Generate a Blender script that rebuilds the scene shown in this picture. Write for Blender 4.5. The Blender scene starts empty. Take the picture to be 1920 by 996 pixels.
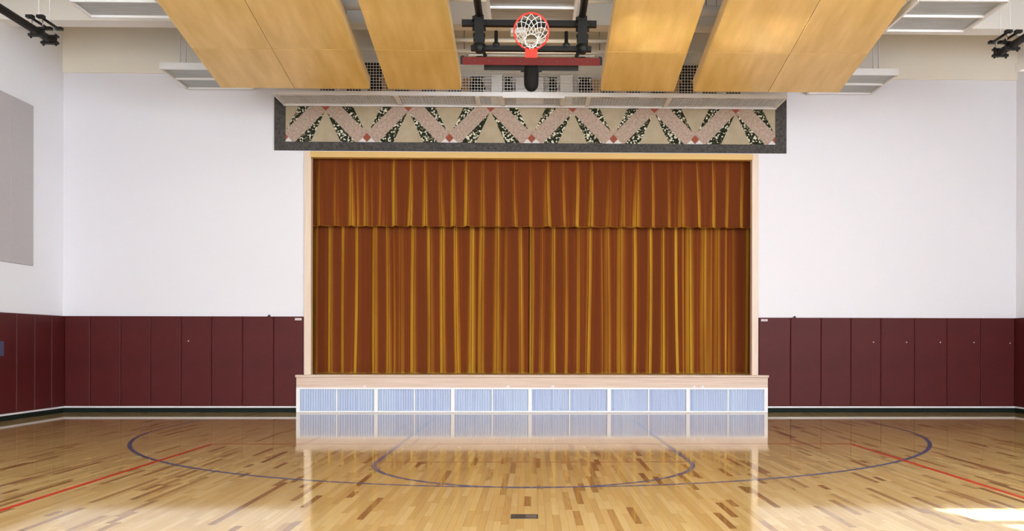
import bpy, math, random
from mathutils import Vector, Matrix
from math import sin, cos, pi, radians, sqrt

sc = bpy.context.scene
col = sc.collection
rnd = random.Random(7)

# ------------------------------------------------------------------ camera, light, exposure
cam = bpy.data.cameras.new('camera')
cam.sensor_width = 36.0
cam.lens = 36.0 * 1638 / 1920
cam.shift_x = -71 / 1920
cam.shift_y = 147 / 1920
cam.clip_start = 0.05
co = bpy.data.objects.new('camera', cam)
col.objects.link(co)
co.matrix_world = (Matrix.Translation((0, 0, 1.38)) @ Matrix.Rotation(radians(-1.2), 4, 'Z')
                   @ Matrix.Rotation(pi / 2, 4, 'X') @ Matrix.Rotation(radians(0.1), 4, 'Z'))
sc.camera = co

sc.view_settings.view_transform = 'Standard'
sc.view_settings.look = 'None'
sc.view_settings.gamma = 1
sc.view_settings.use_curve_mapping = False
sc.view_settings.exposure = 0.0
# the sun's reflection off the polished floor onto the wooden panels
sc.cycles.caustics_reflective = True
sc.cycles.sample_clamp_indirect = 0.0
sc.cycles.blur_glossy = 0.1

world = bpy.data.worlds.new('world')
sc.world = world
world.use_nodes = True
wb = world.node_tree.nodes['Background']
wb.inputs[0].default_value = (0.75, 0.86, 1.0, 1)
wb.inputs[1].default_value = 1.0


def area(name, loc, size, size_y, energy, color, target):
    l = bpy.data.lights.new(name, 'AREA')
    l.shape = 'RECTANGLE'; l.size = size; l.size_y = size_y
    l.energy = energy; l.color = color
    o = bpy.data.objects.new(name, l)
    o.location = loc
    d = Vector(target) - Vector(loc)
    o.rotation_euler = d.to_track_quat('-Z', 'Y').to_euler()
    col.objects.link(o)
    return o


# daylight entering by the rear window band and the right wall's windows, plus a left fill
area('rear_window_light', (-0.9, -0.45, 4.6), 16.0, 5.2, 1480, (0.86, 0.95, 1.0), (0.3, 17, 3.2))
area('right_window_light', (9.7, 4.5, 4.4), 9.0, 3.6, 2550, (0.76, 0.87, 1.0), (0, 9.0, 2.6))
area('left_fill_light', (-9.15, 4.5, 4.4), 7.0, 3.6, 200, (0.80, 0.90, 1.0), (0, 9.0, 2.6))  # added fill; the left wall has no window

sun = bpy.data.lights.new('sun', 'SUN')
sun.energy = 190.0
sun.angle = radians(0.6)
sun.color = (1.0, 0.93, 0.82)
so = bpy.data.objects.new('sun', sun)
so.rotation_euler = Vector((-2.4, 6.8, -6.2)).to_track_quat('-Z', 'Y').to_euler()
so.location = (8, -10, 14)
col.objects.link(so)


# ------------------------------------------------------------------ materials
def mat(name, color, rough=0.6, metal=0.0, spec=0.5, **kw):
    m = bpy.data.materials.new(name)
    m.use_nodes = True
    b = m.node_tree.nodes['Principled BSDF']
    b.inputs['Base Color'].default_value = (*color, 1)
    b.inputs['Roughness'].default_value = rough
    b.inputs['Metallic'].default_value = metal
    b.inputs['Specular IOR Level'].default_value = spec
    for k, v in kw.items():
        b.inputs[k.replace('_', ' ')].default_value = v
    return m


def N(m, t, **kw):
    n = m.node_tree.nodes.new(t)
    for k, v in kw.items():
        setattr(n, k, v)
    return n


def L(m, a, b):
    m.node_tree.links.new(a, b)


def bsdf(m):
    return m.node_tree.nodes['Principled BSDF']


def noise_mix(m, c1, c2, scale, sc3=(1, 1, 1), lo=0.35, hi=0.65, detail=4, coord='Object'):
    """colour varies between c1 and c2 by noise"""
    tc = N(m, 'ShaderNodeTexCoord')
    mp = N(m, 'ShaderNodeMapping'); mp.inputs['Scale'].default_value = sc3
    nz = N(m, 'ShaderNodeTexNoise'); nz.inputs['Scale'].default_value = scale; nz.inputs['Detail'].default_value = detail
    rp = N(m, 'ShaderNodeValToRGB')
    rp.color_ramp.elements[0].position = lo; rp.color_ramp.elements[1].position = hi
    rp.color_ramp.elements[0].color = (*c1, 1); rp.color_ramp.elements[1].color = (*c2, 1)
    L(m, tc.outputs[coord], mp.inputs[0]); L(m, mp.outputs[0], nz.inputs['Vector'])
    L(m, nz.outputs['Fac'], rp.inputs[0]); L(m, rp.outputs[0], bsdf(m).inputs['Base Color'])
    return nz, rp, mp


def add_bump(m, height_socket, strength=0.2, dist=0.002):
    bp = N(m, 'ShaderNodeBump'); bp.inputs['Strength'].default_value = strength; bp.inputs['Distance'].default_value = dist
    L(m, height_socket, bp.inputs['Height']); L(m, bp.outputs[0], bsdf(m).inputs['Normal'])


# painted block wall: faint relief of the masonry under thick paint
def wall_material(name, color, axis):
    m = mat(name, color, 0.55, spec=0.3)
    geo = N(m, 'ShaderNodeNewGeometry')
    sep = N(m, 'ShaderNodeSeparateXYZ'); cmb = N(m, 'ShaderNodeCombineXYZ')
    L(m, geo.outputs['Position'], sep.inputs[0])
    L(m, sep.outputs[axis], cmb.inputs[0]); L(m, sep.outputs['Z'], cmb.inputs[1])
    br = N(m, 'ShaderNodeTexBrick')
    br.inputs['Scale'].default_value = 1.0
    br.inputs['Brick Width'].default_value = 0.4; br.inputs['Row Height'].default_value = 0.2
    br.inputs['Mortar Size'].default_value = 0.006; br.inputs['Mortar Smooth'].default_value = 1.0
    br.inputs['Color1'].default_value = (1, 1, 1, 1); br.inputs['Color2'].default_value = (.9, .9, .9, 1)
    br.inputs['Mortar'].default_value = (0, 0, 0, 1)
    L(m, cmb.outputs[0], br.inputs['Vector'])
    add_bump(m, br.outputs['Color'], 0.12, 0.002)
    return m


M = {}
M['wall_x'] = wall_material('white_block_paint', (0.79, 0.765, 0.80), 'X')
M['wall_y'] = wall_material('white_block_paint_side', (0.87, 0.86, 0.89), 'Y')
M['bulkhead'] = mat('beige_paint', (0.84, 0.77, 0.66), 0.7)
M['ceiling'] = mat('ceiling_paint', (0.56, 0.51, 0.41), 0.8)
noise_mix(M['ceiling'], (0.74, 0.69, 0.58), (0.82, 0.78, 0.70), 1.6)
M['beam'] = mat('beam_paint', (0.84, 0.80, 0.74), 0.6)
M['white'] = mat('white_enamel', (0.82, 0.80, 0.80), 0.45)
M['white_wire'] = mat('white_wire', (0.80, 0.77, 0.74), 0.5)
M['fix_panel'] = mat('reflector_grey', (0.36, 0.37, 0.36), 0.35, 0.2)
noise_mix(M['fix_panel'], (0.33, 0.34, 0.32), (0.42, 0.43, 0.42), 2.5, (0.6, 4, 1))
M['black'] = mat('black_steel', (0.009, 0.008, 0.007), 0.5, spec=0.25)
M['black_dull'] = mat('black_dull', (0.009, 0.008, 0.007), 0.8, spec=0.15)
M['rubber'] = mat('black_rubber', (0.008, 0.013, 0.009), 0.7, spec=0.15)
M['trimwhite'] = mat('white_strip', (0.75, 0.72, 0.74), 0.5)
M['pad'] = mat('maroon_vinyl', (0.085, 0.009, 0.009), 0.5, spec=0.22)
nz, _, _ = noise_mix(M['pad'], (0.076, 0.0095, 0.0090), (0.092, 0.0115, 0.0110), 1.7, coord='Object')
M['board_pad'] = mat('crimson_foam', (0.11, 0.012, 0.010), 0.6, spec=0.2)
M['red'] = mat('orange_red_enamel', (0.75, 0.035, 0.02), 0.4)
M['net'] = mat('white_nylon', (0.80, 0.78, 0.74), 0.8)
M['acoustic'] = mat('grey_fabric', (0.34, 0.285, 0.29), 0.95, spec=0.1)
noise_mix(M['acoustic'], (0.50, 0.46, 0.47), (0.54, 0.50, 0.51), 60)
M['dark'] = mat('backstage_black', (0.01, 0.008, 0.008), 0.9)
M['steel'] = mat('floor_plate_steel', (0.30, 0.28, 0.26), 0.3, 0.8)
M['plate_dark'] = mat('floor_plate_dark', (0.05, 0.045, 0.04), 0.4, 0.3)
M['blue_line'] = mat('blue_court_paint', (0.045, 0.095, 0.20), 0.09, spec=0.5)
M['red_line'] = mat('red_court_paint', (0.62, 0.04, 0.012), 0.09, spec=0.5)
M['faint_line'] = mat('worn_purple_paint', (0.33, 0.12, 0.08), 0.09, spec=0.5)
M['subfloor'] = mat('subfloor_dark', (0.10, 0.05, 0.02), 0.8)
M['tag'] = mat('white_label', (0.75, 0.70, 0.72), 0.6)
M['tag_print'] = mat('label_print', (0.45, 0.12, 0.15), 0.6)
M['outlet'] = mat('blue_grey_plate', (0.06, 0.06, 0.12), 0.5)

g = mat('backboard_glass', (0.96, 0.99, 0.97), 0.02, spec=0.5)
bsdf(g).inputs['Transmission Weight'].default_value = 1.0
bsdf(g).inputs['IOR'].default_value = 1.45
M['glass'] = g


# maple veneer of the clouds
def veneer(name, c1, c2, rough):
    m = mat(name, c1, rough, spec=0.4)
    nz, rp, mp = noise_mix(m, c1, c2, 1.0, (5.0, 0.9, 1.0), 0.3, 0.7, 5)
    oi = N(m, 'ShaderNodeObjectInfo')
    ad = N(m, 'ShaderNodeVectorMath'); ad.operation = 'ADD'
    mul = N(m, 'ShaderNodeVectorMath'); mul.operation = 'MULTIPLY'
    cx = N(m, 'ShaderNodeCombineXYZ')
    for i in range(3):
        L(m, oi.outputs['Random'], cx.inputs[i])
    mul.inputs[1].default_value = (37, 51, 13)
    L(m, cx.outputs[0], mul.inputs[0])
    tc = [n for n in m.node_tree.nodes if n.type == 'TEX_COORD'][0]
    L(m, tc.outputs['Object'], ad.inputs[0]); L(m, mul.outputs[0], ad.inputs[1])
    L(m, ad.outputs[0], mp.inputs[0])
    return m


M['veneer'] = veneer('maple_veneer', (0.64, 0.41, 0.115), (0.80, 0.54, 0.205), 0.33)
M['edge'] = mat('maple_edge', (0.86, 0.62, 0.30), 0.5)
M['lit_orange'] = mat('orange_lit_wall', (0.62, 0.34, 0.14), 0.6)  # orange light on the wall, put into the colour
M['casing'] = mat('casing_maple', (0.78, 0.60, 0.43), 0.4)
noise_mix(M['casing'], (0.70, 0.53, 0.40), (0.76, 0.60, 0.46), 2, (20, 20, 0.6))
M['casing_top'] = mat('casing_maple_top', (0.68, 0.42, 0.13), 0.4)
M['stage_wood'] = mat('stage_maple', (0.72, 0.54, 0.42), 0.35)
noise_mix(M['stage_wood'], (0.60, 0.43, 0.32), (0.69, 0.53, 0.435), 2.0, (0.5, 20, 14))
M['vent'] = mat('pale_blue_panel', (0.42, 0.49, 0.66), 0.4)
noise_mix(M['vent'], (0.40, 0.46, 0.65), (0.46, 0.54, 0.70), 1.2, (1.5, 1, 0.3))

# velvet: sheen and fold contrast put into base colour, rust face-on, gold at grazing
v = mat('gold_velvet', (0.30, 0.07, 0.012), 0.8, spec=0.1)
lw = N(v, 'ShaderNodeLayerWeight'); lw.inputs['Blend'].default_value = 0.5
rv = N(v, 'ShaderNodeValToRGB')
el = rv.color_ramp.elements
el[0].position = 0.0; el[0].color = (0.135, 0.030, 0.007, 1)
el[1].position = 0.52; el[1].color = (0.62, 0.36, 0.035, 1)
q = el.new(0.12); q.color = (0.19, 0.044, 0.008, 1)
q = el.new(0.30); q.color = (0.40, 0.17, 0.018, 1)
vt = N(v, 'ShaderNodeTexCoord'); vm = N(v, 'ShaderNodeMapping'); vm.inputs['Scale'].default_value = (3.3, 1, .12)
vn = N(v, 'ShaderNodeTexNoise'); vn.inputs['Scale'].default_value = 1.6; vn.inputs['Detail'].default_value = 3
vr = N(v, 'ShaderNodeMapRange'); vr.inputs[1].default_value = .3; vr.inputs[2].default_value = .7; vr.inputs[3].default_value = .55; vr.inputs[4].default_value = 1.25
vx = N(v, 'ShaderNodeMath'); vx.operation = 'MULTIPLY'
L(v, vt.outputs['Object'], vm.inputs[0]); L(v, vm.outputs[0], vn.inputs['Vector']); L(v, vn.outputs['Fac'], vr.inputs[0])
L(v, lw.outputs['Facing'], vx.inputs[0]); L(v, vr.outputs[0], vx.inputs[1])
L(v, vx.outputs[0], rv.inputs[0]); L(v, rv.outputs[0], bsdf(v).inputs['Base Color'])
b = bsdf(v)
b.inputs['Sheen Weight'].default_value = 0.5
b.inputs['Sheen Roughness'].default_value = 0.4
b.inputs['Sheen Tint'].default_value = (1.0, 0.75, 0.15, 1)
M['velvet'] = v

# mural carpets
M['m_border'] = mat('charcoal_carpet', (0.05, 0.047, 0.045), 0.95, spec=0.1)
noise_mix(M['m_border'], (0.055, 0.05, 0.046), (0.105, 0.095, 0.09), 22, lo=.3, hi=.7)
M['m_beige'] = mat('beige_carpet', (0.34, 0.27, 0.19), 0.95, spec=0.1)
noise_mix(M['m_beige'], (0.41, 0.33, 0.22), (0.45, 0.365, 0.25), 6)
M['m_pink'] = mat('rose_tan_carpet', (0.36, 0.24, 0.19), 0.95, spec=0.1)
noise_mix(M['m_pink'], (0.36, 0.25, 0.19), (0.50, 0.38, 0.31), 26, lo=.35, hi=.65)
M['m_red'] = mat('brick_red_carpet', (0.32, 0.085, 0.055), 0.95, spec=0.1)
M['m_white'] = mat('white_carpet', (0.68, 0.64, 0.62), 0.95, spec=0.1)
s = mat('speckled_carpet', (0.03, 0.03, 0.02), 0.95, spec=0.1)
tc = N(s, 'ShaderNodeTexCoord')
vo = N(s, 'ShaderNodeTexVoronoi'); vo.inputs['Scale'].default_value = 30.0; vo.feature = 'F1'
cr = N(s, 'ShaderNodeValToRGB')
cr.color_ramp.interpolation = 'CONSTANT'
e = cr.color_ramp.elements
e[0].position = 0.0; e[0].color = (0.022, 0.024, 0.014, 1)
e[1].position = 0.68; e[1].color = (0.66, 0.64, 0.50, 1)
x3 = e.new(0.58); x3.color = (0.16, 0.14, 0.08, 1)
L(s, tc.outputs['Object'], vo.inputs['Vector'])
L(s, vo.outputs['Color'], cr.inputs[0])
L(s, cr.outputs[0], bsdf(s).inputs['Base Color'])
M['m_speck'] = s

# maple strip floor: tone of each strip from a face attribute
fl = mat('maple_strip_floor', (0.6, 0.36, 0.15), 0.30, spec=0.5)
at = N(fl, 'ShaderNodeAttribute'); at.attribute_name = 'tone'
rp = N(fl, 'ShaderNodeValToRGB')
ee = rp.color_ramp.elements
ee[0].position = 0.0; ee[0].color = (0.22, 0.105, 0.035, 1)
ee[1].position = 1.0; ee[1].color = (0.60, 0.43, 0.20, 1)
q = ee.new(0.16); q.color = (0.33, 0.18, 0.06, 1)
q = ee.new(0.34); q.color = (0.45, 0.285, 0.105, 1)
q = ee.new(0.72); q.color = (0.51, 0.34, 0.135, 1)
geo = N(fl, 'ShaderNodeNewGeometry')
mp = N(fl, 'ShaderNodeMapping'); mp.inputs['Scale'].default_value = (30, 1.6, 1)
nz = N(fl, 'ShaderNodeTexNoise'); nz.inputs['Scale'].default_value = 2.0; nz.inputs['Detail'].default_value = 6
ma = N(fl, 'ShaderNodeMath'); ma.operation = 'MULTIPLY_ADD'; ma.inputs[1].default_value = 0.30; 
mb_ = N(fl, 'ShaderNodeMath'); mb_.operation = 'ADD'; mb_.inputs[1].default_value = -0.15
L(fl, geo.outputs['Position'], mp.inputs[0]); L(fl, mp.outputs[0], nz.inputs['Vector'])
L(fl, at.outputs['Fac'], mb_.inputs[0])
L(fl, nz.outputs['Fac'], ma.inputs[0]); L(fl, mb_.outputs[0], ma.inputs[2])
L(fl, ma.outputs[0], rp.inputs[0]); L(fl, rp.outputs[0], bsdf(fl).inputs['Base Color'])
bsdf(fl).inputs['Roughness'].default_value = 0.06
n2 = N(fl, 'ShaderNodeTexNoise'); n2.inputs['Scale'].default_value = 1.0; n2.inputs['Detail'].default_value = 2
mp2 = N(fl, 'ShaderNodeMapping'); mp2.inputs['Scale'].default_value = (9, 1.2, 1)
L(fl, geo.outputs['Position'], mp2.inputs[0]); L(fl, mp2.outputs[0], n2.inputs['Vector'])
add_bump(fl, n2.outputs['Fac'], 0.02, 0.004)
M['floor'] = fl


# ------------------------------------------------------------------ mesh helpers
class MB:
    def __init__(s): s.v = []; s.f = []; s.sm = []

    def add(s, vs, fs, smooth=False):
        o = len(s.v); s.v += [tuple(p) for p in vs]
        s.f += [tuple(i + o for i in f) for f in fs]; s.sm += [smooth] * len(fs)
        return s

    def box(s, x0, x1, y0, y1, z0, z1):
        vs = [(x, y, z) for z in (z0, z1) for y in (y0, y1) for x in (x0, x1)]
        return s.add(vs, [(0, 2, 3, 1), (4, 5, 7, 6), (0, 1, 5, 4), (2, 6, 7, 3), (0, 4, 6, 2), (1, 3, 7, 5)])

    def bevbox(s, x0, x1, y0, y1, z0, z1, r, axis='y'):
        """box whose face towards -y (or +x) is set in by r all round"""
        if axis == 'y':
            vs = [(x0, y1, z0), (x1, y1, z0), (x1, y1, z1), (x0, y1, z1),
                  (x0, y0 + r, z0), (x1, y0 + r, z0), (x1, y0 + r, z1), (x0, y0 + r, z1),
                  (x0 + r, y0, z0 + r), (x1 - r, y0, z0 + r), (x1 - r, y0, z1 - r), (x0 + r, y0, z1 - r)]
        else:
            vs = [(x0, y0, z0), (x0, y1, z0), (x0, y1, z1), (x0, y0, z1),
                  (x1 - r, y0, z0), (x1 - r, y1, z0), (x1 - r, y1, z1), (x1 - r, y0, z1),
                  (x1, y0 + r, z0 + r), (x1, y1 - r, z0 + r), (x1, y1 - r, z1 - r), (x1, y0 + r, z1 - r)]
        fs = [(0, 3, 2, 1)]
        for a in range(4):
            b2 = (a + 1) % 4
            fs += [(a, b2, b2 + 4, a + 4), (a + 4, b2 + 4, b2 + 8, a + 8)]
        fs.append((8, 9, 10, 11))
        return s.add(vs, fs)

    def tube(s, pts, r, n=10, closed=False, caps=True):
        pts = [Vector(p) for p in pts]
        m = len(pts)
        rings = []
        prev = None
        for i, p in enumerate(pts):
            if closed:
                t = (pts[(i + 1) % m] - pts[i - 1]).normalized()
            else:
                t = (pts[min(i + 1, m - 1)] - pts[max(i - 1, 0)]).normalized()
            if prev is None:
                a = Vector((0, 0, 1)) if abs(t.z) < 0.9 else Vector((1, 0, 0))
                u = t.cross(a).normalized()
            else:
                u = (prev - t * prev.dot(t)).normalized()
            prev = u
            w = t.cross(u)
            rr = r[i] if isinstance(r, (list, tuple)) else r
            rings.append([p + (u * cos(2 * pi * k / n) + w * sin(2 * pi * k / n)) * rr for k in range(n)])
        vs = [q for rg in rings for q in rg]
        fs = []
        for i in range(m if closed else m - 1):
            j = (i + 1) % m
            for k in range(n):
                k2 = (k + 1) % n
                fs.append((i * n + k, i * n + k2, j * n + k2, j * n + k))
        s.add(vs, fs, True)
        if caps and not closed:
            o = len(s.v) - len(vs)
            s.f.append(tuple(o + k for k in reversed(range(n)))); s.sm.append(False)
            s.f.append(tuple(o + (m - 1) * n + k for k in range(n))); s.sm.append(False)
        return s

    def prism_xz(s, poly, y0, y1):
        """polygon given in x,z, thick from y0 (front, towards the camera) to y1"""
        n = len(poly)
        vs = [(x, y0, z) for x, z in poly] + [(x, y1, z) for x, z in poly]
        fs = [tuple(range(n)), tuple(reversed(range(n, 2 * n)))]
        for i in range(n):
            j = (i + 1) % n
            fs.append((i, i + n, j + n, j))
        return s.add(vs, fs)

    def build(s, name, m, parent=None):
        me = bpy.data.meshes.new(name)
        me.from_pydata(s.v, [], s.f)
        me.polygons.foreach_set('use_smooth', s.sm)
        me.materials.append(m)
        me.update()
        o = bpy.data.objects.new(name, me)
        col.objects.link(o)
        if parent: o.parent = parent; o.matrix_parent_inverse = parent.matrix_world.inverted() if False else Matrix.Identity(4)
        return o


def B(*a): return MB().box(*a)


def tag(o, label=None, cat=None, group=None, kind=None):
    if label: o['label'] = label
    if cat: o['category'] = cat
    if group: o['group'] = group
    if kind: o['kind'] = kind
    return o


def empty(name, loc, label=None, cat=None, group=None, kind=None):
    o = bpy.data.objects.new(name, None)
    o.empty_display_size = 0.1
    o.location = loc
    col.objects.link(o)
    return tag(o, label, cat, group, kind)


def put(o, loc):
    """shift mesh data so that o's origin sits at loc (local to its parent)"""
    o.data.transform(Matrix.Translation(-Vector(loc))); o.location = loc
    return o


def copy_tree(o, parent=None):
    c = o.copy(); col.objects.link(c)
    if parent: c.parent = parent
    for ch in o.children: copy_tree(ch, c)
    return c


def struct(name, mb, m, parent=None):
    o = mb.build(name, m, parent)
    if not parent: o['kind'] = 'structure'
    return o


# ------------------------------------------------------------------ room shell
XL, XR, YB, YR, ZC = -9.33, 9.87, 17.6, -0.6, 8.0
OX0, OX1, OZ1, DECK = -4.433, 4.471, 5.128, 0.756

w = MB()
w.box(XL - .3, OX0, YB, YB + .12, 0, ZC)
w.box(OX1, XR + .3, YB, YB + .12, 0, ZC)
w.box(OX0, OX1, YB, YB + .12, OZ1, ZC)
struct('wall_back', w, M['wall_x'])
struct('wall_left', B(XL - .3, XL, YR, YB, 0, ZC), M['wall_y'])
w = MB()
w.box(XR, XR + .3, YR, YB, 0, 2.6); w.box(XR, XR + .3, YR, YB, 6.2, ZC)
w.box(XR, XR + .3, YR, 0.5, 2.6, 6.2); w.box(XR, XR + .3, 6.4, YB, 2.6, 6.2)
struct('wall_right', w, M['wall_y'])
struct('sun_block_panel', B(XR + .05, XR + .08, .5, 6.4, 2.6, 6.2), M['white'])  # unseen opaque sheet added to keep the sun out of this opening
# rear wall with its high window band
w = MB()
WZ0, WZ1 = 6.35, 7.40
w.box(XL - .3, XR + .3, YR - .3, YR, 0, WZ0)
w.box(XL - .3, XR + .3, YR - .3, YR, WZ1, ZC)
w.box(XL - .3, 6.15, YR - .3, YR, WZ0, WZ1); w.box(9.6, XR + .3, YR - .3, YR, WZ0, WZ1)
struct('wall_rear', w, M['wall_x'])
wf = MB()
for x in (6.15, 7.3, 8.45, 9.55): wf.box(x, x + .05, YR - .2, YR - .1, WZ0, WZ1)
for z in (WZ0, WZ1 - .05): wf.box(6.15, 9.6, YR - .2, YR - .1, z, z + .05)
wf.box(6.15, 9.6, YR - .2, YR - .1, 6.72, 6.86)
struct('window_1', wf, M['white'])
struct('ceiling', B(XL - .3, XR + .3, YR - .3, YB + .3, ZC, ZC + .2), M['ceiling'])
# dark stage house behind the curtain
w = MB()
w.box(OX0 - .6, OX1 + .6, 19.4, 19.5, 0, 6); w.box(OX0 - .7, OX0 - .6, YB + .12, 19.5, 0, 6)
w.box(OX1 + .6, OX1 + .7, YB + .12, 19.5, 0, 6); w.box(OX0 - .7, OX1 + .7, YB + .12, 19.5, 6, 6.1)
struct('wall_stage', w, M['dark'])
# beige bulkhead along the top of the end wall, beams across the ceiling
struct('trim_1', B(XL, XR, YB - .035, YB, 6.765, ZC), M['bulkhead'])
for i, y in enumerate((15.45, 11.2, 7.0)):
    bm = MB().box(XL, XR, y + .02, y + .31, 7.2, ZC).box(XL, XR, y, y + .33, 7.03, 7.2)
    struct('trim_%d' % (i + 2), bm, M['beam'])
# open ceiling joists between the beams
j = MB()
for x in [XL + .75 + 1.3 * k for k in range(15)]:
    j.box(x - .04, x + .04, 11.53, 15.45, 7.62, ZC)
jo = struct('trim_5', j, M['beam'])

# floor: slab and strips
FY0 = 4.0
struct('floor', B(XL, XR, YR, YB, -.12, -.02), M['subfloor'])
floor = bpy.data.objects['floor']
fr = random.Random(3)
BW = 0.0572


def tone():
    t = fr.random()
    if t < .09: return fr.uniform(0.0, .25)
    if t < .30: return fr.uniform(.28, .5)
    return fr.uniform(.5, .88)


near, restv, restf, restt = [], [], [], []
x = XL + .004
ci = 0
while x < XR - .01:
    x1 = min(x + BW, XR - .002)
    y = FY0 - fr.uniform(0, 1.0)
    while y < YB - .02:
        ln = fr.choice((.25, .4, .55, .7, .9, 1.2)) * fr.uniform(.8, 1.2)
        y1 = min(y + ln, YB - .005)
        t = tone()
        # candidates for boards of their own: nearest rows within the frame
        xc = (x + x1) / 2
        if y1 > 6.45 and y < 7.6 and -3.95 < xc < 3.85:
            near.append((y, x, x1, y1, t))
        else:
            o = len(restv)
            g_ = .0004
            restv += [(x + g_, y + g_, 0), (x1 - g_, y + g_, 0), (x1 - g_, y1 - g_, 0), (x + g_, y1 - g_, 0),
                      (x + g_, y + g_, -.019), (x1 - g_, y + g_, -.019), (x1 - g_, y1 - g_, -.019), (x + g_, y1 - g_, -.019)]
            restf += [(o, o + 1, o + 2, o + 3), (o, o + 4, o + 5, o + 1), (o + 1, o + 5, o + 6, o + 2),
                      (o + 2, o + 6, o + 7, o + 3), (o + 3, o + 7, o + 4, o)]
            restt += [t] * 5
        y = y1
    x += BW
    ci += 1
near.sort(key=lambda q: q[0])
for q in near[300:]:
    y, x, x1, y1, t = q
    o = len(restv); g_ = .0004
    restv += [(x + g_, y + g_, 0), (x1 - g_, y + g_, 0), (x1 - g_, y1 - g_, 0), (x + g_, y1 - g_, 0),
              (x + g_, y + g_, -.019), (x1 - g_, y + g_, -.019), (x1 - g_, y1 - g_, -.019), (x + g_, y1 - g_, -.019)]
    restf += [(o, o + 1, o + 2, o + 3), (o, o + 4, o + 5, o + 1), (o + 1, o + 5, o + 6, o + 2),
              (o + 2, o + 6, o + 7, o + 3), (o + 3, o + 7, o + 4, o)]
    restt += [t] * 5


def board_mesh(name, vs, fs, ts):
    me = bpy.data.meshes.new(name)
    me.from_pydata(vs, [], fs)
    a = me.attributes.new('tone', 'FLOAT', 'FACE')
    a.data.foreach_set('value', ts)
    me.materials.append(M['floor'])
    ob = bpy.data.objects.new(name, me); col.objects.link(ob); ob.parent = floor
    return ob


rb = board_mesh('floor_strips', restv, restf, restt); rb['kind'] = 'stuff'
for (y, x, x1, y1, t) in near[:300]:
    g_ = .0004
    w_, l_ = x1 - x - 2 * g_, y1 - y - 2 * g_
    vs = [(0, 0, 0), (w_, 0, 0), (w_, l_, 0), (0, l_, 0), (0, 0, -.019), (w_, 0, -.019), (w_, l_, -.019), (0, l_, -.019)]
    ob = board_mesh('floor_strip', vs, [(0, 1, 2, 3), (0, 4, 5, 1), (1, 5, 6, 2), (2, 6, 7, 3), (3, 7, 4, 0)], [t] * 5)
    ob.location = (x + g_, y + g_, 0)
# plain boards behind the photographed part of the floor
bb = board_mesh('floor_board', [(XL, YR, -.001), (XR, YR, -.001), (XR, FY0 + .02, -.001), (XL, FY0 + .02, -.001)], [(0, 1, 2, 3)], [.75])
bb.name = 'floor_sheet'


# painted court lines (thin paint films on the boards)
def arc_line(name, cx, cy, r, a0, a1, wd, m, label, z=.0006, n=96):
    mb = MB()
    vs = []
    for i in range(n + 1):
        a = a0 + (a1 - a0) * i / n
        for rr in (r - wd / 2, r + wd / 2):
            vs.append((cx + rr * cos(a), cy + rr * sin(a), z))
    mb.add(vs, [(2 * i, 2 * i + 1, 2 * i + 3, 2 * i + 2) for i in range(n)])
    o = mb.build(name, m, floor); o['label'] = label
    return o


def bar_line(name, x0, x1, y0, y1, m, label, z=.0005):
    o = MB().add([(x0, y0, z), (x1, y0, z), (x1, y1, z), (x0, y1, z)], [(0, 1, 2, 3)]).build(name, m, floor)
    o['label'] = label
    return o


CX = 0.03
BL = 16.0
arc_line('court_line', CX, BL - 1.6, 5.995, -pi, 0, .055, M['blue_line'], 'blue painted wide outer arc on the floor', .0008)
arc_line('court_line', CX, BL - 5.79, 1.83, -pi, 0, .055, M['blue_line'], 'blue painted small half circle in front of the stage', .0010)
for s_ in (-1, 1):
    bar_line('court_line', CX + s_ * 1.83 - .0275, CX + s_ * 1.83 + .0275, BL - 5.79, BL, M['blue_line'],
             'blue painted lane line on the %s' % ('left' if s_ < 0 else 'right'), .0007)
    bar_line('court_line', CX + s_ * 5.995 - .0275, CX + s_ * 5.995 + .0275, BL - 1.6, BL, M['blue_line'],
             'short blue line from outer arc to the end line, %s side' % ('left' if s_ < 0 else 'right'), .0007)
    bar_line('court_line', CX + s_ * 4.4 - .03, CX + s_ * 4.4 + .03, 3.2, 12.08, M['red_line'],
             'red painted line running away on the %s' % ('left' if s_ < 0 else 'right'), .0011)
    bar_line('court_line', s_ * 7.78 + CX - .02, s_ * 7.78 + CX + .02, 3.2, BL, M['faint_line'],
             'faint purple side line near the %s wall' % ('left' if s_ < 0 else 'right'), .0007)
    bar_line('court_line', s_ * 5.13 + CX - .012, s_ * 5.13 + CX + .012, 3.2, 11.2, M['faint_line'],
             'thin faint line outside the red line, %s side' % ('left' if s_ < 0 else 'right'), .0005)
bar_line('court_line', CX - 4.4, CX + 4.4, 12.035, 12.083, M['red_line'], 'red painted cross line in front of the stage', .0009)
bar_line('court_line', CX - 1.83, CX + 1.83, 10.19, 10.235, M['faint_line'], 'faint purple cross line closing the small half circle', .0006)

# steel cover plate in the floor
pl = empty('floor_plate', (-.055, 6.98, 0), 'small dark and bright steel cover plate set in the floor', 'floor plate')
fp = MB(); n = 6
MB().box(-.108, .108, -.085, .085, 0, .003).build('frame', M['plate_dark'], pl)
MB().box(-.098, .005, -.062, .062, .003, .0045).build('dark_lid', M['plate_dark'], pl)
MB().box(.010, .096, -.062, .062, .003, .0045).build('bright_lid', M['steel'], pl)
MB().tube([(-.085, 0, .0045), (-.085, 0, .006)], .012, 12).build('screw', M['steel'], pl)

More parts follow.
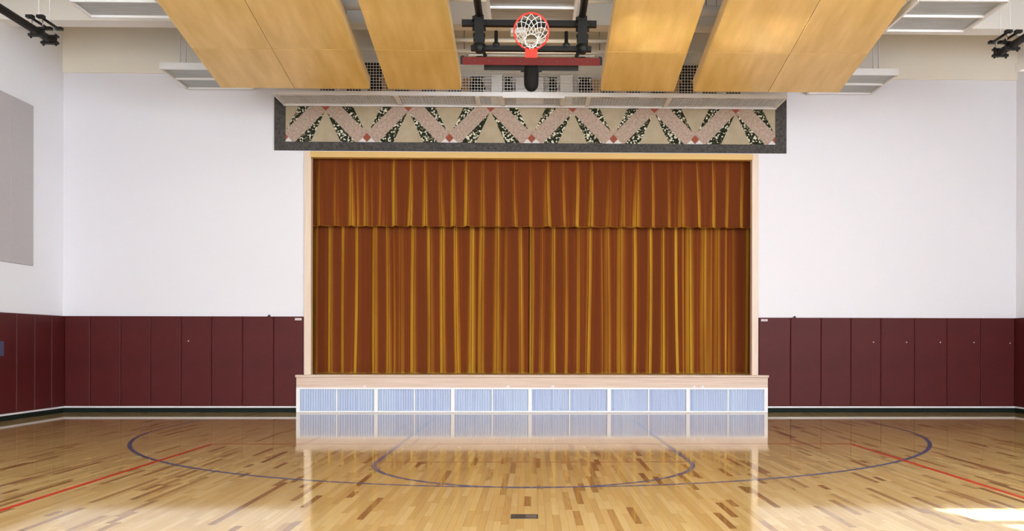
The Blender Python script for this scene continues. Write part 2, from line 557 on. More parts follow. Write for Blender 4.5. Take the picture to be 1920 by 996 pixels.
# ------------------------------------------------------------------ baseboards, wall pads
SX0, SX1 = -4.683, 4.758        # stage front edges
PT, PB = 1.918, 0.128
for nm, x0, x1 in (('baseboard_back_left', XL, SX0 - .005), ('baseboard_back_right', SX1 + .005, XR)):
    struct(nm, B(x0, x1, YB - .02, YB, 0, .094), M['rubber'])
struct('baseboard_left', B(XL, XL + .02, YR, YB - .02, 0, .094), M['rubber'])
struct('baseboard_right', B(XR - .02, XR, YR, YB - .02, 0, .094), M['rubber'])
struct('trim_6', B(XL, SX0 - .005, YB - .05, YB, .094, PB - .002), M['trimwhite'])
struct('trim_7', B(SX1 + .005, XR, YB - .05, YB, .094, PB - .002), M['trimwhite'])
struct('trim_8', B(XL, XL + .05, 6, YB - .05, .094, PB - .002), M['trimwhite'])
struct('trim_9', B(XR - .05, XR, 6, YB - .05, .094, PB - .002), M['trimwhite'])


def padrun(xs, label):
    r = empty('wall_padding', ((xs[0] + xs[-1]) / 2, YB, PB), label, 'wall padding')
    for a, b2 in zip(xs[:-1], xs[1:]):
        c = (a + b2) / 2
        hw = (b2 - a) / 2 - .003
        o = MB().bevbox(-hw, hw, -.05, -.001, 0, PT - PB, .012).build('padded_panel', M['pad'], r)
        o.location = (c - r.location.x, 0, 0)
    return r


PL = [XL + .052, -8.775, -8.175, -7.585, -6.983, -6.38, -5.767, -5.152, -4.558]
PR = [4.59, 5.235, 5.855, 6.465, 7.076, 7.765, 8.433, 9.124, XR - .052]
rl = padrun(PL, 'maroon padding on the end wall left of the stage')
rr_ = padrun(PR, 'maroon padding on the end wall right of the stage')
r3 = empty('wall_padding', (XL, 12, PB), 'maroon padding along the left side wall', 'wall padding')
r4 = empty('wall_padding', (XR, 12, PB), 'maroon padding along the right side wall, seen edge on', 'wall padding')
ys = [17.599, 17.10, 16.521, 15.948] + [15.948 - .6 * k for k in range(1, 12)]
for a, b2 in zip(ys[:-1], ys[1:]):
    o = MB().bevbox(0, .05, b2 + .003, a - .003, 0, PT - PB, .012, 'x').build('padded_panel', M['pad'], r3)
    put(o, (0, (a + b2) / 2, 0)); o.location = (0, (a + b2) / 2 - 12, 0)
    o = MB().box(-.05, 0, b2 + .003, a - .003, 0, PT - PB).build('padded_panel', M['pad'], r4)
    put(o, (0, (a + b2) / 2, 0)); o.location = (0, (a + b2) / 2 - 12, 0)

# little things on the pads
for x, run, lb in ((-4.66, rl, 'left'), (4.70, rr_, 'right')):
    t = empty('paper_tag', (x, YB - .05, 1.865), 'small white printed tag on the padding at the %s stage jamb' % lb, 'tag')
    B(-.065, .065, -.003, 0, -.021, .021).build('card', M['tag'], t)
    p = MB()
    for k in range(7): p.box(-.052 + k * .015, -.043 + k * .015, -.004, -.003, -.008, .006)
    p.build('print', M['tag_print'], t)
for x, run in ((-5.25, rl), (5.32, rr_)):
    o = MB().box(-.03, .03, -.04, 0, 0, .012).box(-.012, .02, -.03, -.01, .012, .035).build('bracket', M['black'], run)
    o.location = (x - run.location.x, 0, PT - PB)
for x, z, run in ((-6.836, 1.425, rl), (6.923, 1.425, rr_), (7.6, 1.425, rr_), (8.29, 1.425, rr_), (8.98, 1.425, rr_), (9.72, 1.41, rr_)):
    o = MB().tube([(0, -.05, 0), (0, -.056, 0)], [.014, .010], 10).build('button', M['tag'], run)
    o.location = (x - run.location.x, 0, z - PB)
# outlet cover on side wall pad
o = B(.05, .062, -.09, .09, -.13, .13).build('cover_plate', M['outlet'], r3); o.location = (0, 15.46 - 12, 1.28 - PB)

# ------------------------------------------------------------------ acoustic panel on the left wall
ap = empty('acoustic_panel', (XL, 15.0, 2.82), 'large grey fabric acoustic panel high on the left wall', 'acoustic panel')
ya = 16.51
for k, wd in enumerate((.70, .70, .70, .70, .70)):
    o = MB().bevbox(0, .03, ya - wd + .002, ya - .002, 0, 2.985, .004, 'x').build('fabric_panel', M['acoustic'], ap)
    o.location = (0, -15.0, 0)
    ya -= wd

# ------------------------------------------------------------------ proscenium casing
cs = empty('door_casing', (0.015, YB, DECK), 'maple wood casing around the stage opening', 'casing')
cs.name = 'stage_casing'
B(OX0 - .115, OX0, YB - .03, YB, DECK, OZ1 + .10).build('jamb_casing', M['casing'], cs)
B(OX1, OX1 + .108, YB - .03, YB, DECK, OZ1 + .10).build('jamb_casing', M['casing'], cs)
B(OX0, OX1, YB - .03, YB, OZ1, OZ1 + .10).build('head_casing', M['casing_top'], cs)
B(OX0, OX0 + .018, YB - .03, YB + .12, DECK, OZ1 - .018).build('jamb', M['casing'], cs)
B(OX1 - .018, OX1, YB - .03, YB + .12, DECK, OZ1 - .018).build('jamb', M['casing'], cs)
B(OX0, OX1, YB - .03, YB + .12, OZ1 - .018, OZ1).build('head_jamb', M['casing_top'], cs)
for ch in cs.children: ch.location = -cs.location

# ------------------------------------------------------------------ stage
st = empty('stage', (.0375, 17.5, 0), 'low wooden stage with pale blue panels in a white frame along its front', 'stage')


def stp(mb, name, m):
    o = mb.build(name, m, st); o.location = (-.0375, -17.5, 0); return o


stp(B(OX0 - .6, OX1 + .6, YB + .121, 19.4, .6, DECK).box(OX0 + .0, OX1 - .0, 17.602, YB + .121, .6, DECK), 'deck', M['stage_wood'])
stp(MB().box(SX0, SX1, 17.5, 17.6, .503, .706), 'fascia', M['stage_wood'])
stp(MB().bevbox(SX0 - .02, SX1 + .02, 17.475, 17.6, .706, DECK, .008), 'nosing', M['stage_wood'])
f = MB()
f.box(SX0, SX1, 17.495, 17.6, .468, .503).box(SX0, SX1, 17.495, 17.6, .004, .036)
stp(f, 'frame_rail', M['white'])
posts = [-4.646, -3.101, -1.572, -0.027, 1.557, 3.146, 4.72]
divs = [-3.885, -2.338, -0.784, 0.764, 2.351, 3.954]
for x in posts:
    stp(B(x - .037, x + .037, 17.49, 17.6, .036, .468), 'frame_post', M['white'])
for x in divs:
    stp(B(x - .013, x + .013, 17.498, 17.59, .036, .468), 'frame_divider', M['white'])
xs = sorted([(x, .037) for x in posts] + [(x, .013) for x in divs])
for (a, ra), (b2, rb2) in zip(xs[:-1], xs[1:]):
    x0, x1 = a + ra + .002, b2 - rb2 - .002
    mb = MB(); n = int((x1 - x0) / .024); k = 0
    ptsx = []
    for i in range(n + 1):
        xx = x0 + (x1 - x0) * i / n
        ptsx.append((xx, 17.520 if i % 2 else 17.530))
    vs = [(px, py, z) for px, py in ptsx for z in (.037, .467)]
    mb.add(vs, [(2 * i, 2 * i + 2, 2 * i + 3, 2 * i + 1) for i in range(n)])
    vs = [(px, 17.545, z) for px in (x0, x1) for z in (.037, .467)]
    mb.add(vs, [(0, 1, 3, 2)])
    for i in range(2, n, 7):
        px = ptsx[i][0] + rnd.uniform(-.01, .01)
        mb.box(px - .0035, px + .0035, 17.512, 17.522, .038, .466)
    stp(mb, 'ribbed_panel', M['vent'])
for x in (-3.33, -0.47, 0.43, 3.27, 3.44):
    stp(MB().box(x - .035, x + .035, 17.494, 17.5, .512, .53).box(x - .01, x + .014, 17.490, 17.5, .53, .548), 'latch', M['trimwhite'])

# ------------------------------------------------------------------ curtains
import bisect


def curtain(name, x0, x1, z0, z1, ybase, ridges, amp0, amp1, rows, seed, label, hem=.0, power=3.0, drift=.03, dx=.0075, parent=None):
    r = random.Random(seed)
    pr = [(c, r.uniform(.55, 1.25), r.uniform(-.5, .5), r.uniform(0, 6.28), r.uniform(-1, 1)) for c in ridges]
    cs_ = [c for c, *_ in pr]
    first = cs_[0] - (cs_[1] - cs_[0]); last = cs_[-1] + (cs_[-1] - cs_[-2])
    pr = [(first, .8, 0, 1, 0)] + pr + [(last, .8, 0, 2, 0)]
    nx = int((x1 - x0) / dx)
    vs = []; fs = []
    ph = [r.uniform(0, 6.28) for _ in range(6)]
    for iz in range(rows + 1):
        t = iz / rows                      # 0 top, 1 bottom
        z = z1 + (z0 - z1) * t
        cc = [c + drift * q5 * t * sin(2.2 * t + q4) for (c, a, sk, q4, q5) in pr]
        amp = amp0 + (amp1 - amp0) * (t ** .8)
        for ix in range(nx + 1):
            x = x0 + (x1 - x0) * ix / nx
            k = min(max(bisect.bisect_right(cc, x) - 1, 0), len(cc) - 2)
            u = (x - cc[k]) / (cc[k + 1] - cc[k])
            sk = pr[k][2] * .25
            u2 = u + sk * sin(pi * u) * .5
            rid = 0.0
            for kk in (k, k + 1):
                wd_ = (.036 + .014 * sin(pr[kk][3] * 3)) * (.75 + .45 * t)
                du = x - cc[kk]
                wd_ *= 1.35 if du * pr[kk][2] > 0 else .85      # each fold leans a little
                rid += pr[kk][1] * math.exp(-(abs(du) / wd_) ** 1.25)
                sd_ = 1 if pr[kk][2] > 0 else -1
                rid -= .30 * math.exp(-((du + sd_ * .085) / .035) ** 2)
            a = 1.0
            val = .10 * sin(2 * pi * u + pr[k][3]) * (0.5 - 0.5 * cos(2 * pi * u))
            slow = .18 * sin(1.3 * x + ph[0]) + .12 * sin(3.1 * x + ph[1] + .8 * t)
            d = amp * (a * rid + val + slow)
            zz = z
            if t > .999: zz = z + hem * (min(rid, 1) - .5)
            vs.append((x, ybase - d, zz))
    for iz in range(rows):
        for ix in range(nx):
            a = iz * (nx + 1) + ix
            fs.append((a, a + nx + 1, a + nx + 2, a + 1))
    mb = MB(); mb.add(vs, fs, True)
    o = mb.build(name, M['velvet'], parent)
    if label: tag(o, label, 'curtain')
    # hem: a narrow doubled band just proud of the cloth
    hv = []; hf = []
    base = rows * (nx + 1)
    for ix in range(nx + 1):
        px, py, pz = vs[base + ix]
        hv += [(px, py - .006, pz + .05), (px, py - .009, pz - .004), (px, py + .004, pz - .004)]
    for ix in range(nx):
        a = ix * 3
        hf += [(a, a + 1, a + 4, a + 3), (a + 1, a + 2, a + 5, a + 4)]
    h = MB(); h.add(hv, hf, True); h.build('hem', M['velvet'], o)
    return o


RID = [-4.402, -4.098, -3.815, -3.564, -3.205, -2.965, -2.681, -2.408, -2.091, -1.829, -1.555, -1.227, -1.008, -0.701, -0.492, -0.24, -0.009, 0.2, 0.452, 0.672, 0.992, 1.179, 1.542, 1.829, 2.094, 2.414, 2.701, 2.956, 3.243, 3.564, 3.841, 4.141, 4.429]
VAL = [-4.284, -3.959, -3.667, -3.364, -3.06, -2.778, -2.452, -2.159, -1.855, -1.593, -1.31, -0.995, -0.7, -0.362, -0.067, 0.315, 0.621, 0.906, 1.202, 1.563, 1.859, 2.145, 2.441, 2.76, 3.057, 3.354, 3.684, 3.96, 4.28]
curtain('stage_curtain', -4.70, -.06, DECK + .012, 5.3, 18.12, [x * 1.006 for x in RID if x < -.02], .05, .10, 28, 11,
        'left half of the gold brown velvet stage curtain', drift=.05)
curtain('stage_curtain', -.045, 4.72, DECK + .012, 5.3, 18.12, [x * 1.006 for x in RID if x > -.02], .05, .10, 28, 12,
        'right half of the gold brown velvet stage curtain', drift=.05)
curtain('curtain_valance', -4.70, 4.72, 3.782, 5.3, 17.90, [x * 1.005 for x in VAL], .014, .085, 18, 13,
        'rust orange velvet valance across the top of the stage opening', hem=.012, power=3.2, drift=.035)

# ------------------------------------------------------------------ mural of carpet pieces
mu = empty('carpet_mural', (0, YB, 5.25), 'long zigzag patterned carpet mural in a charcoal border above the stage', 'mural')
MX0, MX1, MZ0, MZ1 = -5.15, 5.15, 5.245, 6.34
IX0, IX1, IZ0, IZ1 = -4.925, 4.922, 5.418, 6.20


def mp_(mb, name, m):
    o = mb.build(name, m, mu); o.location = (0, -YB, -5.25); return o


mp_(B(MX0, IX0, YB - .03, YB - .001, MZ0, MZ1), 'border_strip', M['m_border'])
mp_(B(IX1, MX1, YB - .03, YB - .001, MZ0, MZ1), 'border_strip', M['m_border'])
mp_(B(IX0, IX1, YB - .03, YB - .001, MZ0, IZ0), 'border_strip', M['m_border'])
mp_(B(IX0, IX1, YB - .03, YB - .001, IZ1, MZ1), 'border_strip', M['m_border'])
mp_(B(IX0, IX1, YB - .018, YB - .001, IZ0, IZ1), 'beige_ground', M['m_beige'])
YF = YB - .024


def clip(poly, x0, x1):
    for sgn, lim in ((1, x0), (-1, x1)):
        out = []
        for i in range(len(poly)):
            a, b2 = poly[i], poly[(i + 1) % len(poly)]
            ia, ib = sgn * (a[0] - lim) >= 0, sgn * (b2[0] - lim) >= 0
            if ia: out.append(a)
            if ia != ib:
                t = (lim - a[0]) / (b2[0] - a[0])
                out.append((lim, a[1] + t * (b2[1] - a[1])))
        poly = out
        if len(poly) < 3: return None
    return poly


def piece(poly, name, m, proud=0):
    poly = clip(poly, IX0, IX1)
    if not poly: return
    # counter-clockwise seen from the front
    a = sum(poly[i][0] * poly[(i + 1) % len(poly)][1] - poly[(i + 1) % len(poly)][0] * poly[i][1] for i in range(len(poly)))
    if a < 0: poly = poly[::-1]
    mp_(MB().prism_xz(poly, YF - proud, YB - .015), name, m)


TX = [-4.13 + 1.6496 * k for k in range(6)]
HALF = .8248
zt = IZ1
for tx in TX:
    for s_ in (-1, 1):
        bx = tx + s_ * HALF          # bottom vertex x

        def P(dx, z): return (tx + s_ * dx, z)
        # lengths below measured away from the top apex, towards the bottom vertex
        bw = [(.25, 6.16), (.02, 6.16), (.00, 6.055), (.0, 6.03), (.60, 5.455), (.66, 5.43), (HALF, 5.56), (HALF, 5.68), (.76, 5.71)]
        piece([P(.27, 6.18), P(.0, 6.18), P(.0, 6.03), P(.56, IZ0), P(.70, IZ0), P(HALF, 5.53), P(HALF, 5.66), P(.78, 5.69)], 'rose_band', M['m_pink'], .001)
        piece([P(.255, 6.19), P(.56, 6.19), P(.52, 6.17), P(.765, 5.67)], 'speckled_wedge', M['m_speck'], .003)
        piece([P(.02, 6.02), P(.30, IZ0), P(.60, IZ0)], 'speckled_wedge', M['m_speck'], .003)
        piece([P(HALF, IZ0), P(HALF - .17, IZ0), P(HALF - .085, 5.50)], 'white_triangle', M['m_white'], .004)
    piece([(tx, 6.20), (tx - .09, 6.13), (tx, 6.04), (tx + .09, 6.13)], 'red_diamond', M['m_red'], .005)
for k in range(7):
    bx = TX[0] - HALF + 2 * HALF * k
    piece([(bx, 5.60), (bx - .08, 5.515), (bx, 5.425), (bx + .08, 5.515)], 'red_diamond', M['m_red'], .005)

# ------------------------------------------------------------------ wire guard cage under the ceiling
cg = empty('wire_guard', (0, 17.2, 6.13), 'long white wire mesh guard shelf above the mural', 'guard')


def cgp(mb, name, m=M['white']):
    o = mb.build(name, m, cg); o.location = (0, -17.2, -6.13); return o


CXL, CXR = -4.95, 4.93
mb = MB().box(CXL, CXR, 16.78, 16.82, 6.135, 6.215)
cgp(mb, 'front_rail')
cgp(MB().box(CXL, CXR, 17.50, 17.55, 6.12, 6.165), 'rear_rail')
cgp(MB().box(CXL, CXL + .04, 16.82, 17.5, 6.13, 6.21), 'end_rail')
cgp(MB().box(CXR - .04, CXR, 16.82, 17.5, 6.13, 6.21), 'end_rail')
cgp(MB().box(-.56, .62, 16.76, 16.80, 6.10, 6.215), 'middle_rail')
for x in (-2.62, -1.06, -.58, .60, 1.10, 2.66):
    cgp(MB().box(x - .04, x + .04, 16.82, 17.5, 6.128, 6.16), 'cross_bar')
wm = MB()
W_ = .0035


def wire(p, q):
    (x0, y0, z0), (x1, y1, z1) = p, q
    wm.box(min(x0, x1) - W_, max(x0, x1) + W_, min(y0, y1) - W_, max(y0, y1) + W_, min(z0, z1) - W_, max(z0, z1) + W_)


x = CXL + .03
while x < CXR:
    if -3.7 < x < 3.7:
        wire((x, 16.80, 6.2), (x, 16.80, 7.0))
    else:
        wire((x, 16.80, 6.2), (x, 16.80, 6.27))
    wire((x, 16.82, 6.15), (x, 17.52, 6.15))
    x += .057
z = 6.25
while z < 7.02:
    if z < 6.27: wire((CXL, 16.80, z), (CXR, 16.80, z))
    else: wire((-3.7, 16.80, z), (3.7, 16.80, z))
    z += .057
for k in range(12):
    y = 16.86 + .057 * k
    wire((CXL, y, 6.15), (CXR, y, 6.15))
o = cgp(wm, 'wire_mesh', M['white_wire']); o['kind'] = 'stuff'
hb = MB()
for x in (-3.7, 3.7): hb.box(x - .02, x + .02, 16.78, 16.82, 6.2, 7.03)
hb.box(-3.7, 3.7, 16.78, 16.82, 7.0, 7.03)
cgp(hb, 'top_frame', M['bulkhead'])
for x in (-3.6, -1.3, 1.3, 3.6):
    cgp(MB().tube([(x, 16.8, 7.03), (x, 16.8, ZC - .001)], .012, 6), 'hanger_rod', M['steel'])

# black stage lights standing in the guard
lamps = [-4.006, -3.497, -3.09, -2.538, -2.027, -1.525, -1.075, -0.467, 0.404, 1.035, 1.487, 2.004, 2.489, 3.049, 3.504, 3.981]
lp = empty('stage_light', (0, 17.2, 6.17), 'black stage spotlight standing behind the white wire guard', 'spotlight', 'black spotlights inside the white wire guard')
MB().box(-.11, .11, -.09, .09, 0, .025).build('base_plate', M['black_dull'], lp)
MB().tube([(0, 0, .025), (0, 0, .06), (0, 0, .16), (0, 0, .34), (0, 0, .42), (0, 0, .44)], [.085, .105, .115, .115, .09, .05], 16).build('lamp_housing', M['black_dull'], lp)
MB().box(-.135, -.118, -.02, .02, .06, .40).box(.118, .135, -.02, .02, .06, .40).box(-.135, .135, -.02, .02, .445, .46).build('yoke', M['black_dull'], lp)
MB().tube([(.12, 0, .24), (.16, 0, .24)], .03, 8).build('knob', M['black_dull'], lp)
for i, x in enumerate(lamps):
    o = lp if i == 0 else copy_tree(lp)
    o.location = (x, 17.2, 6.166)
    where = {-3.09: 'seen in the gap between the two left wooden panels', -1.075: 'just left of the left white cabinet',
             -.467: 'narrow, just right of the left white cabinet', .404: 'narrow, just left of the right white cabinet',
             1.035: 'just right of the right white cabinet', 3.049: 'seen in the gap between the two right wooden panels'}.get(x)
    if where: o['label'] = 'black spotlight inside the wire guard, ' + where
    elif x < 0: o['label'] = 'black spotlight inside the wire guard, showing only below the edge of a left wooden panel'
    else: o['label'] = 'black spotlight inside the wire guard, showing only below the edge of a right wooden panel'
    if abs(x) < .6: o.scale = (.62, 1, 1)
for x in (-3.02, 3.06):
    t = empty('black_speaker', (x, 17.25, 6.68), 'black box speaker above the spotlights on the %s inside the guard' % ('left' if x < 0 else 'right'), 'speaker')
    MB().bevbox(-.26, .26, -.12, .12, 0, .20, .01).build('cabinet', M['black_dull'], t)
    MB().box(-.03, .03, .12, .30, .06, .14).build('wall_bracket', M['black'], t)
# white cabinets and centre panel behind the guard
for x0, x1, lb in ((-.80, -.585, 'left'), (.55, .80, 'right')):
    t = empty('white_cabinet', ((x0 + x1) / 2, 17.3, 6.17), 'tall white metal cabinet behind the guard, %s of the basketball mount' % lb, 'cabinet')
    h_ = (x1 - x0) / 2
    MB().bevbox(-h_, h_, -.15, .25, 0, .50, .008).build('body', M['white'], t)
    MB().box(-h_ + .03, h_ - .03, -.155, -.15, .05, .45).build('door', M['white'], t)
t = empty('white_box_light', (-.02, 17.35, 6.19), 'white panel box directly behind the basketball mount and guard', 'box')
MB().bevbox(-.30, .25, -.08, .19, 0, .46, .01).build('body', M['white'], t)
MB().box(-.28, .23, -.084, -.08, .22, .235).build('ridge', M['trimwhite'], t)
for x0, x1, lb in ((-3.3, -1.17, 'left'), (1.17, 3.3, 'right')):
    t = MB().box(x0, x1, YB - .065, YB - .036, 6.35, 6.72).build('lit_wall_panel', M['lit_orange'])  # added panel, carries the wall's orange light as its colour
    put(t, ((x0 + x1) / 2, YB - .05, 6.35))
    tag(t, 'added panel coloured like the orange-lit wall behind the wire guard, %s half' % lb, 'board')

# ------------------------------------------------------------------ ceiling clouds of maple veneer
TH = .21


def cloud_z(y):
    d = (15.62 - y)
    return 5.915 + .178 * d + .004 * d * d


def cloud(x0, x1, joints_x, label, parts=None):
    cy = 12.8
    c = empty('wood_cloud', ((x0 + x1) / 2, cy, cloud_z(cy)), label, 'ceiling panel', 'curved wooden panels hung from the ceiling')
    yj = [9.9, 10.9, 12.0, 13.1, 14.26, 15.62] if False else [9.35, 11.8, 14.27, 15.62]
    xj = [x0] + joints_x + [x1]
    for a, b2 in zip(xj[:-1], xj[1:]):
        for ya_, yb_ in zip(yj[:-1], yj[1:]):
            g_ = .005
            n = 6
            vs = []
            for i in range(n + 1):
                y = ya_ + g_ + (yb_ - ya_ - 2 * g_) * i / n
                z = cloud_z(y)
                vs += [(a + g_, y, z), (b2 - g_, y, z), (b2 - g_, y, z + .02), (a + g_, y, z + .02)]
            fs = [(0, 1, 2, 3), tuple(n * 4 + k for k in (3, 2, 1, 0))]
            for i in range(n):
                for k in range(4):
                    k2 = (k + 1) % 4
                    fs.append((i * 4 + k, (i + 1) * 4 + k, (i + 1) * 4 + k2, i * 4 + k2))
            mb = MB(); mb.add(vs, fs)
            o = mb.build('veneer_panel', M['veneer'], c); o.location = -c.location
            # colour origin differs per panel through Object Info
    # edge ribs (side boards) and hidden cross frames
    for xe, s_ in ((x0, 1), (x1, -1)):
        n = 12; vs = []
        for i in range(n + 1):
            y = yj[0] + (yj[-1] - yj[0]) * i / n
            z = cloud_z(y)
            vs += [(xe, y, z + .02), (xe + s_ * .025, y, z + .02), (xe + s_ * .025, y, z + TH), (xe, y, z + TH)]
        fs = [(0, 1, 2, 3), tuple(n * 4 + k for k in (3, 2, 1, 0))]
        for i in range(n):
            for k in range(4):
                k2 = (k + 1) % 4
                fs.append((i * 4 + k, (i + 1) * 4 + k, (i + 1) * 4 + k2, i * 4 + k2))
        o = MB().add(vs, fs).build('edge_board', M['edge'], c); o.location = -c.location
    for y in (yj[0] + .02, 11.8, 14.27, 15.60):
        z = cloud_z(y)
        o = MB().box(x0 + .03, x1 - .03, y - .012, y + .012, z + .023, z + TH).build('cross_rib', M['edge'], c); o.location = -c.location
    for y in (10.2, 14.8):
        for xx in (x0 + .25, x1 - .25):
            o = MB().tube([(xx, y, cloud_z(y) + .02), (xx, y, ZC - .001)], .006, 6).build('hanger_wire', M['steel'], c); o.location = -c.location
    return c


cloud(-5.52, -2.885, [-4.22], 'wide curved maple ceiling panel on the far left')
cloud(-2.565, -1.257, [], 'narrow curved maple ceiling panel left of the hoop')
cloud(1.228, 2.55, [], 'narrow curved maple ceiling panel right of the hoop')
cloud(2.885, 5.53, [4.24], 'wide curved maple ceiling panel on the far right')

# ------------------------------------------------------------------ suspended light fixtures
GL = 'square white ceiling light fixtures'


def fixture(x0, y0, label, z=6.44, w_=1.31, d_=1.27):
    t = empty('ceiling_light', (x0 + w_ / 2, y0 + d_ / 2, z), label, 'ceiling light', GL)
    hw, hd = w_ / 2, d_ / 2
    f = MB()
    for a in (-1, 1):
        f.box(a * hw - .022, a * hw + .022, -hd, hd, 0, .12)
        f.box(-hw, hw, a * hd - .022, a * hd + .022, 0, .12)
    f.build('housing', M['white'], t)
    MB().box(-hw + .022, hw - .022, -hd + .022, hd - .022, .10, .12).build('top_plate', M['white'], t)
    MB().box(-hw + .022, hw - .022, -.014, .014, .0, .05).build('divider', M['white'], t)
    for a in (-1, 1):
        MB().box(-hw + .024, hw - .024, min(a * .016, a * (hd - .024)), max(a * .016, a * (hd - .024)), .035, .06).build('reflector', M['fix_panel'], t)
    for a in (-.5, -.4, .4, .5):
        MB().tube([(a * 1.1, 0, .12), (a * 1.1, 0, ZC - z - .001)], .012, 6).build('hanger_rod', M['white'], t)
    return t


fixture(-6.86, 16.28, 'white light fixture at the end wall, left of the wooden panels')
fixture(-6.86, 12.46, 'white light fixture at the top left, one row nearer than the end wall one')
fixture(-.655, 12.56, 'white light fixture in the middle above the basketball hoop')
fixture(5.56, 16.28, 'white light fixture at the end wall, right of the wooden panels')
fixture(5.70, 12.75, 'white light fixture at the top right, one row nearer than the end wall one')
fixture(7.55, 12.2, 'white light fixture cut off by the right edge of the photo, below the black pipe', z=5.64)

# duct and conduit among the beams, seen in the gaps
for x0, x1, y, z, r, lb in ((-3.4, -2.2, 14.3, 6.93, .11, 'left'), (2.3, 3.5, 14.5, 6.93, .09, 'right')):
    t = MB().tube([(x0, y, z), (x0 + .04, y, z), (x1 - .04, y, z), (x1, y, z)], [r * .8, r, r, r * .8], 16).build('air_duct', M['white'])
    put(t, ((x0 + x1) / 2, y, z)); tag(t, 'short white duct seen in the gap between the %s wooden panels' % lb, 'duct')
    MB().tube([(0, 0, r), (0, 0, ZC - z - .001)], .01, 6).build('hanger_rod', M['steel'], t)
for y, z, r in ((13.6, 6.72, .025), (14.9, 6.55, .035), (15.1, 6.42, .02)):
    t = MB().tube([(-1.75, y, z), (1.75, y, z)], r, 8).build('conduit_pipe', M['bulkhead'])
    put(t, (0, y, z))
    tag(t, {13.6: 'beige pipe crossing the gap above the hoop, highest of three', 14.9: 'thick beige pipe crossing the gap above the hoop', 15.1: 'thin beige pipe crossing the gap just above the maroon backboard edge'}[y], 'pipe')
    for xx in (-1.6, 1.6):
        MB().tube([(xx, 0, 0), (xx, 0, ZC - z - .001)], .006, 6).build('hanger_rod', M['steel'], t)
t = MB().bevbox(-.23, .02, -.1, .1, 0, .16, .01).build('junction_box', M['white']); t.location = (-.12, 14.3, 6.44)
tag(t, 'small white box behind the hoop net', 'box')
MB().tube([(-.1, 0, .16), (-.1, 0, ZC - 6.441)], .008, 6).build('hanger_rod', M['steel'], t)

# ------------------------------------------------------------------ folded basketball goal
hp = empty('basketball_hoop', (0, 11.4, 5.07), 'basketball hoop and glass backboard folded up under the ceiling', 'basketball hoop')


def hpp(mb, name, m, parent=None):
    o = mb.build(name, m, parent or hp)
    if parent is None: o.location = -hp.location
    return o


AX = -.01
TILT = radians(21.5)
dv = Vector((0, cos(TILT), sin(TILT)))         # along the board, away from its lower edge
nv = Vector((0, -sin(TILT), cos(TILT)))        # the board's front side
E0 = Vector((AX, 11.42, 5.075))


def q_(x, d, n): return E0 + Vector((x, 0, 0)) + dv * d + nv * n


def obox(mb, x0, x1, d0, d1, n0, n1):
    vs = [q_(x, d, n) for n in (n0, n1) for d in (d0, d1) for x in (x0, x1)]
    return mb.add(vs, [(0, 2, 3, 1), (4, 5, 7, 6), (0, 1, 5, 4), (2, 6, 7, 3), (0, 4, 6, 2), (1, 3, 7, 5)])


glass = hpp(obox(MB(), -.90, .90, .03, 1.06, .0, .012), 'glass_board', M['glass'])
fb = MB()
obox(fb, -.915, -.895, .0, 1.07, -.01, .02); obox(fb, .895, .915, .0, 1.07, -.01, .02); obox(fb, -.915, .915, 1.055, 1.075, -.01, .02)
hpp(fb, 'board_frame', M['steel'])
# foam padding on the lower edge, with end pieces
hpp(obox(MB(), -.895, .895, -.035, .012, -.048, .046), 'edge_padding', M['board_pad'])
eb = MB()
for s_ in (-1, 1):
    a, b2 = sorted((s_ * .895, s_ * .925)); eb = MB(); obox(eb, a, b2, -.03, .25, -.045, .05)
    hpp(eb, 'corner_padding', M['black'])
for x in (-.74, -.545, -.36, -.145, .14, .335, .54, .73):
    hpp(MB().tube([q_(x, -.035, .0), q_(x, -.039, .0)], .011, 8), 'bolt', M['plate_dark'])
# ring and its bracket
hpp(obox(MB(), -.08, .08, -.02, .12, .04, .15), 'ring_bracket', M['red'])
RC = .365; RR = .222; RD = .04
ring = [q_(RR * cos(2 * pi * k / 40), RD, RC + RR * sin(2 * pi * k / 40)) for k in range(40)]
hpp(MB().tube(ring, .0135, 8, closed=True), 'ring', M['red'])
# net drooping towards the floor from the upturned ring
nt = MB()
K = 12
levels = 6


def net_pt(k, lv):
    a = 2 * pi * (k + (lv % 2) * .5) / K
    t = lv / levels
    r = RR * (1 - t) + .080 * t - .035 * sin(pi * t)
    jit = .006 * sin(7.3 * k + 3.1 * lv)
    p = q_((r + jit) * cos(a), RD - .34 * t ** 1.1, RC + (r + jit) * sin(a))
    p.z -= .085 * t * t + .02 * t
    return p


for lv in range(levels):
    for k in range(K):
        a = net_pt(k, lv)
        b2 = net_pt(k, lv + 1)
        b3 = net_pt((k - 1) % K if lv % 2 == 0 else (k + 1) % K, lv + 1)
        rr = .0045
        nt.tube([a, (a + b2) / 2 + Vector((0, 0, -.006)), b2], rr, 5, caps=False)
        nt.tube([a, (a + b3) / 2 + Vector((0, 0, -.006)), b3], rr, 5, caps=False)
endr = [net_pt(k / 2, levels) for k in range(2 * K)]
nt.tube(endr, .006, 5, closed=True)
hpp(nt, 'net', M['net'])
# mount behind the glass
mt = MB()
obox(mt, -.62, .62, .03, .10, -.12, -.05)
obox(mt, -.62, -.56, .03, .95, -.10, -.03); obox(mt, .56, .62, .03, .95, -.10, -.03)
obox(mt, -.14, .14, .02, .3, -.14, -.02)
hpp(mt, 'mount_frame', M['black'])
hpp(MB().tube([(AX, 11.52, 5.06), (AX, 11.50, 4.86), (AX, 11.50, 4.80), (AX, 11.50, 4.75), (AX, 11.50, 4.715), (AX, 11.50, 4.70)],
              [.098, .098, .096, .082, .05, .01], 18), 'mount_head', M['black_dull'])
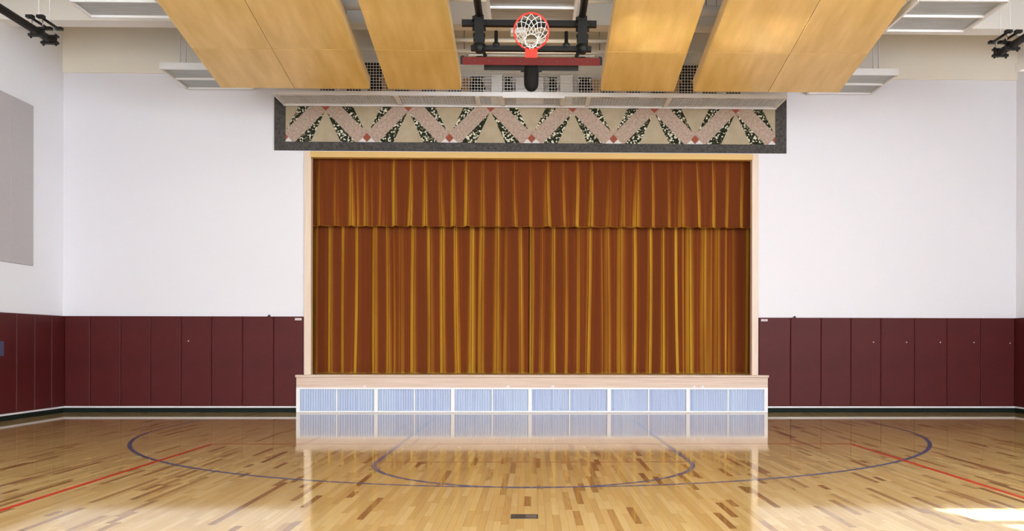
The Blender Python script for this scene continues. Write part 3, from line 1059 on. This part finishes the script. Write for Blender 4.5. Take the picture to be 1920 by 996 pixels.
# main mast and swing frame
hpp(MB().tube([(AX, 11.55, 4.95), (AX + .03, 12.5, 5.6)], .05, 12), 'mast', M['black'])
hpp(MB().box(-1.003, .922, 12.47, 12.56, 5.925, 6.005), 'upper_cross_bar', M['black'])
hpp(MB().box(-.873, .848, 12.47, 12.55, 5.570, 5.638), 'lower_cross_bar', M['black'])
for s_ in (-1, 1):
    x = .735 * s_ - .018
    # long support pipe towards the room and its clamps
    hpp(MB().tube([(x - .02 * s_, 8.4, 6.06), (x, 12.62, 6.06)], .052, 12), 'support_pipe', M['black'])
    c_ = MB()
    c_.box(x - .095, x + .06, 12.40, 12.46, 5.98, 6.03)
    c_.box(x - .065, x + .065, 12.41, 12.47, 5.57, 6.05)
    hpp(c_, 'side_post', M['black'])
    for z, r in ((5.93, .105), (5.86, .095), (5.77, .085), (5.70, .08)):
        hpp(MB().tube([(x - r, 12.44, z), (x + r, 12.44, z)], .03, 10), 'clamp', M['black'])
    hpp(MB().tube([(x, 12.44, 5.64), (x, 12.44, 5.52)], [.09, .05], 8), 'clamp', M['black'])
    xx = s_ * .502 - .012
    hpp(MB().tube([(xx, 12.51, 5.62), (xx, 12.51, 5.68), (xx, 12.51, 5.70), (xx, 12.51, 5.855)], [.06, .05, .027, .027], 10), 'short_post', M['black'])
    hpp(MB().tube([(x, 12.60, 6.10), (x, 12.60, ZC - .001)], .02, 8), 'hanger_pipe', M['black'])
    hpp(MB().tube([(x, 9.2, 6.10), (x, 9.2, ZC - .001)], .02, 8), 'hanger_pipe', M['black'])
    # side brace under the board back to the frame
    hpp(MB().tube([(x * .8, 12.25, 5.32), (x * .95, 12.45, 5.58)], .025, 8), 'brace', M['black'])


# ------------------------------------------------------------------ pipes of the side goals
def side_pipe(x, yend, z, s_, label):
    t = empty('ceiling_pipe', (x, yend, z), label, 'pipe', 'black steel pipes hung near the side walls')
    MB().tube([(0, 0.0, 0), (0, -.03, 0), (0, -6.0, 0)], [.048, .055, .055], 14).build('pipe', M['black'], t)
    for y in (-.10, -.42):
        c = MB().box(-.12, .12, y - .03, y + .03, -.065, -.03).box(-.12, .12, y - .03, y + .03, .03, .06)
        c.tube([(-.09, y, -.09), (-.09, y, .08)], .014, 6); c.tube([(.09, y, -.09), (.09, y, .08)], .014, 6)
        c.build('clamp', M['black'], t)
    for xx in (-.075, .075):
        MB().tube([(xx, .02, .19), (xx, -.52, .19)], .020, 8).build('rail', M['black'], t)
        for y in (0, -.47):
            MB().box(xx - .05, xx + .05, y - .035, y + .035, .175, .215).build('rail_foot', M['black'], t)
        for y in (-.10, -.42):
            MB().tube([(xx, y, .06), (xx, y, .19)], .008, 6).build('thread_rod', M['steel'], t)
        MB().tube([(xx, -.25, .2), (xx, -.25, ZC - z - .001)], .006, 6).build('hanger_rod', M['trimwhite'], t)
    return t


side_pipe(-7.02, 12.97, 5.80, 1, 'black pipe hung on paired rails below the ceiling at the top left')
side_pipe(7.28, 13.54, 5.925, -1, 'black pipe hung on paired rails below the ceiling at the top right')
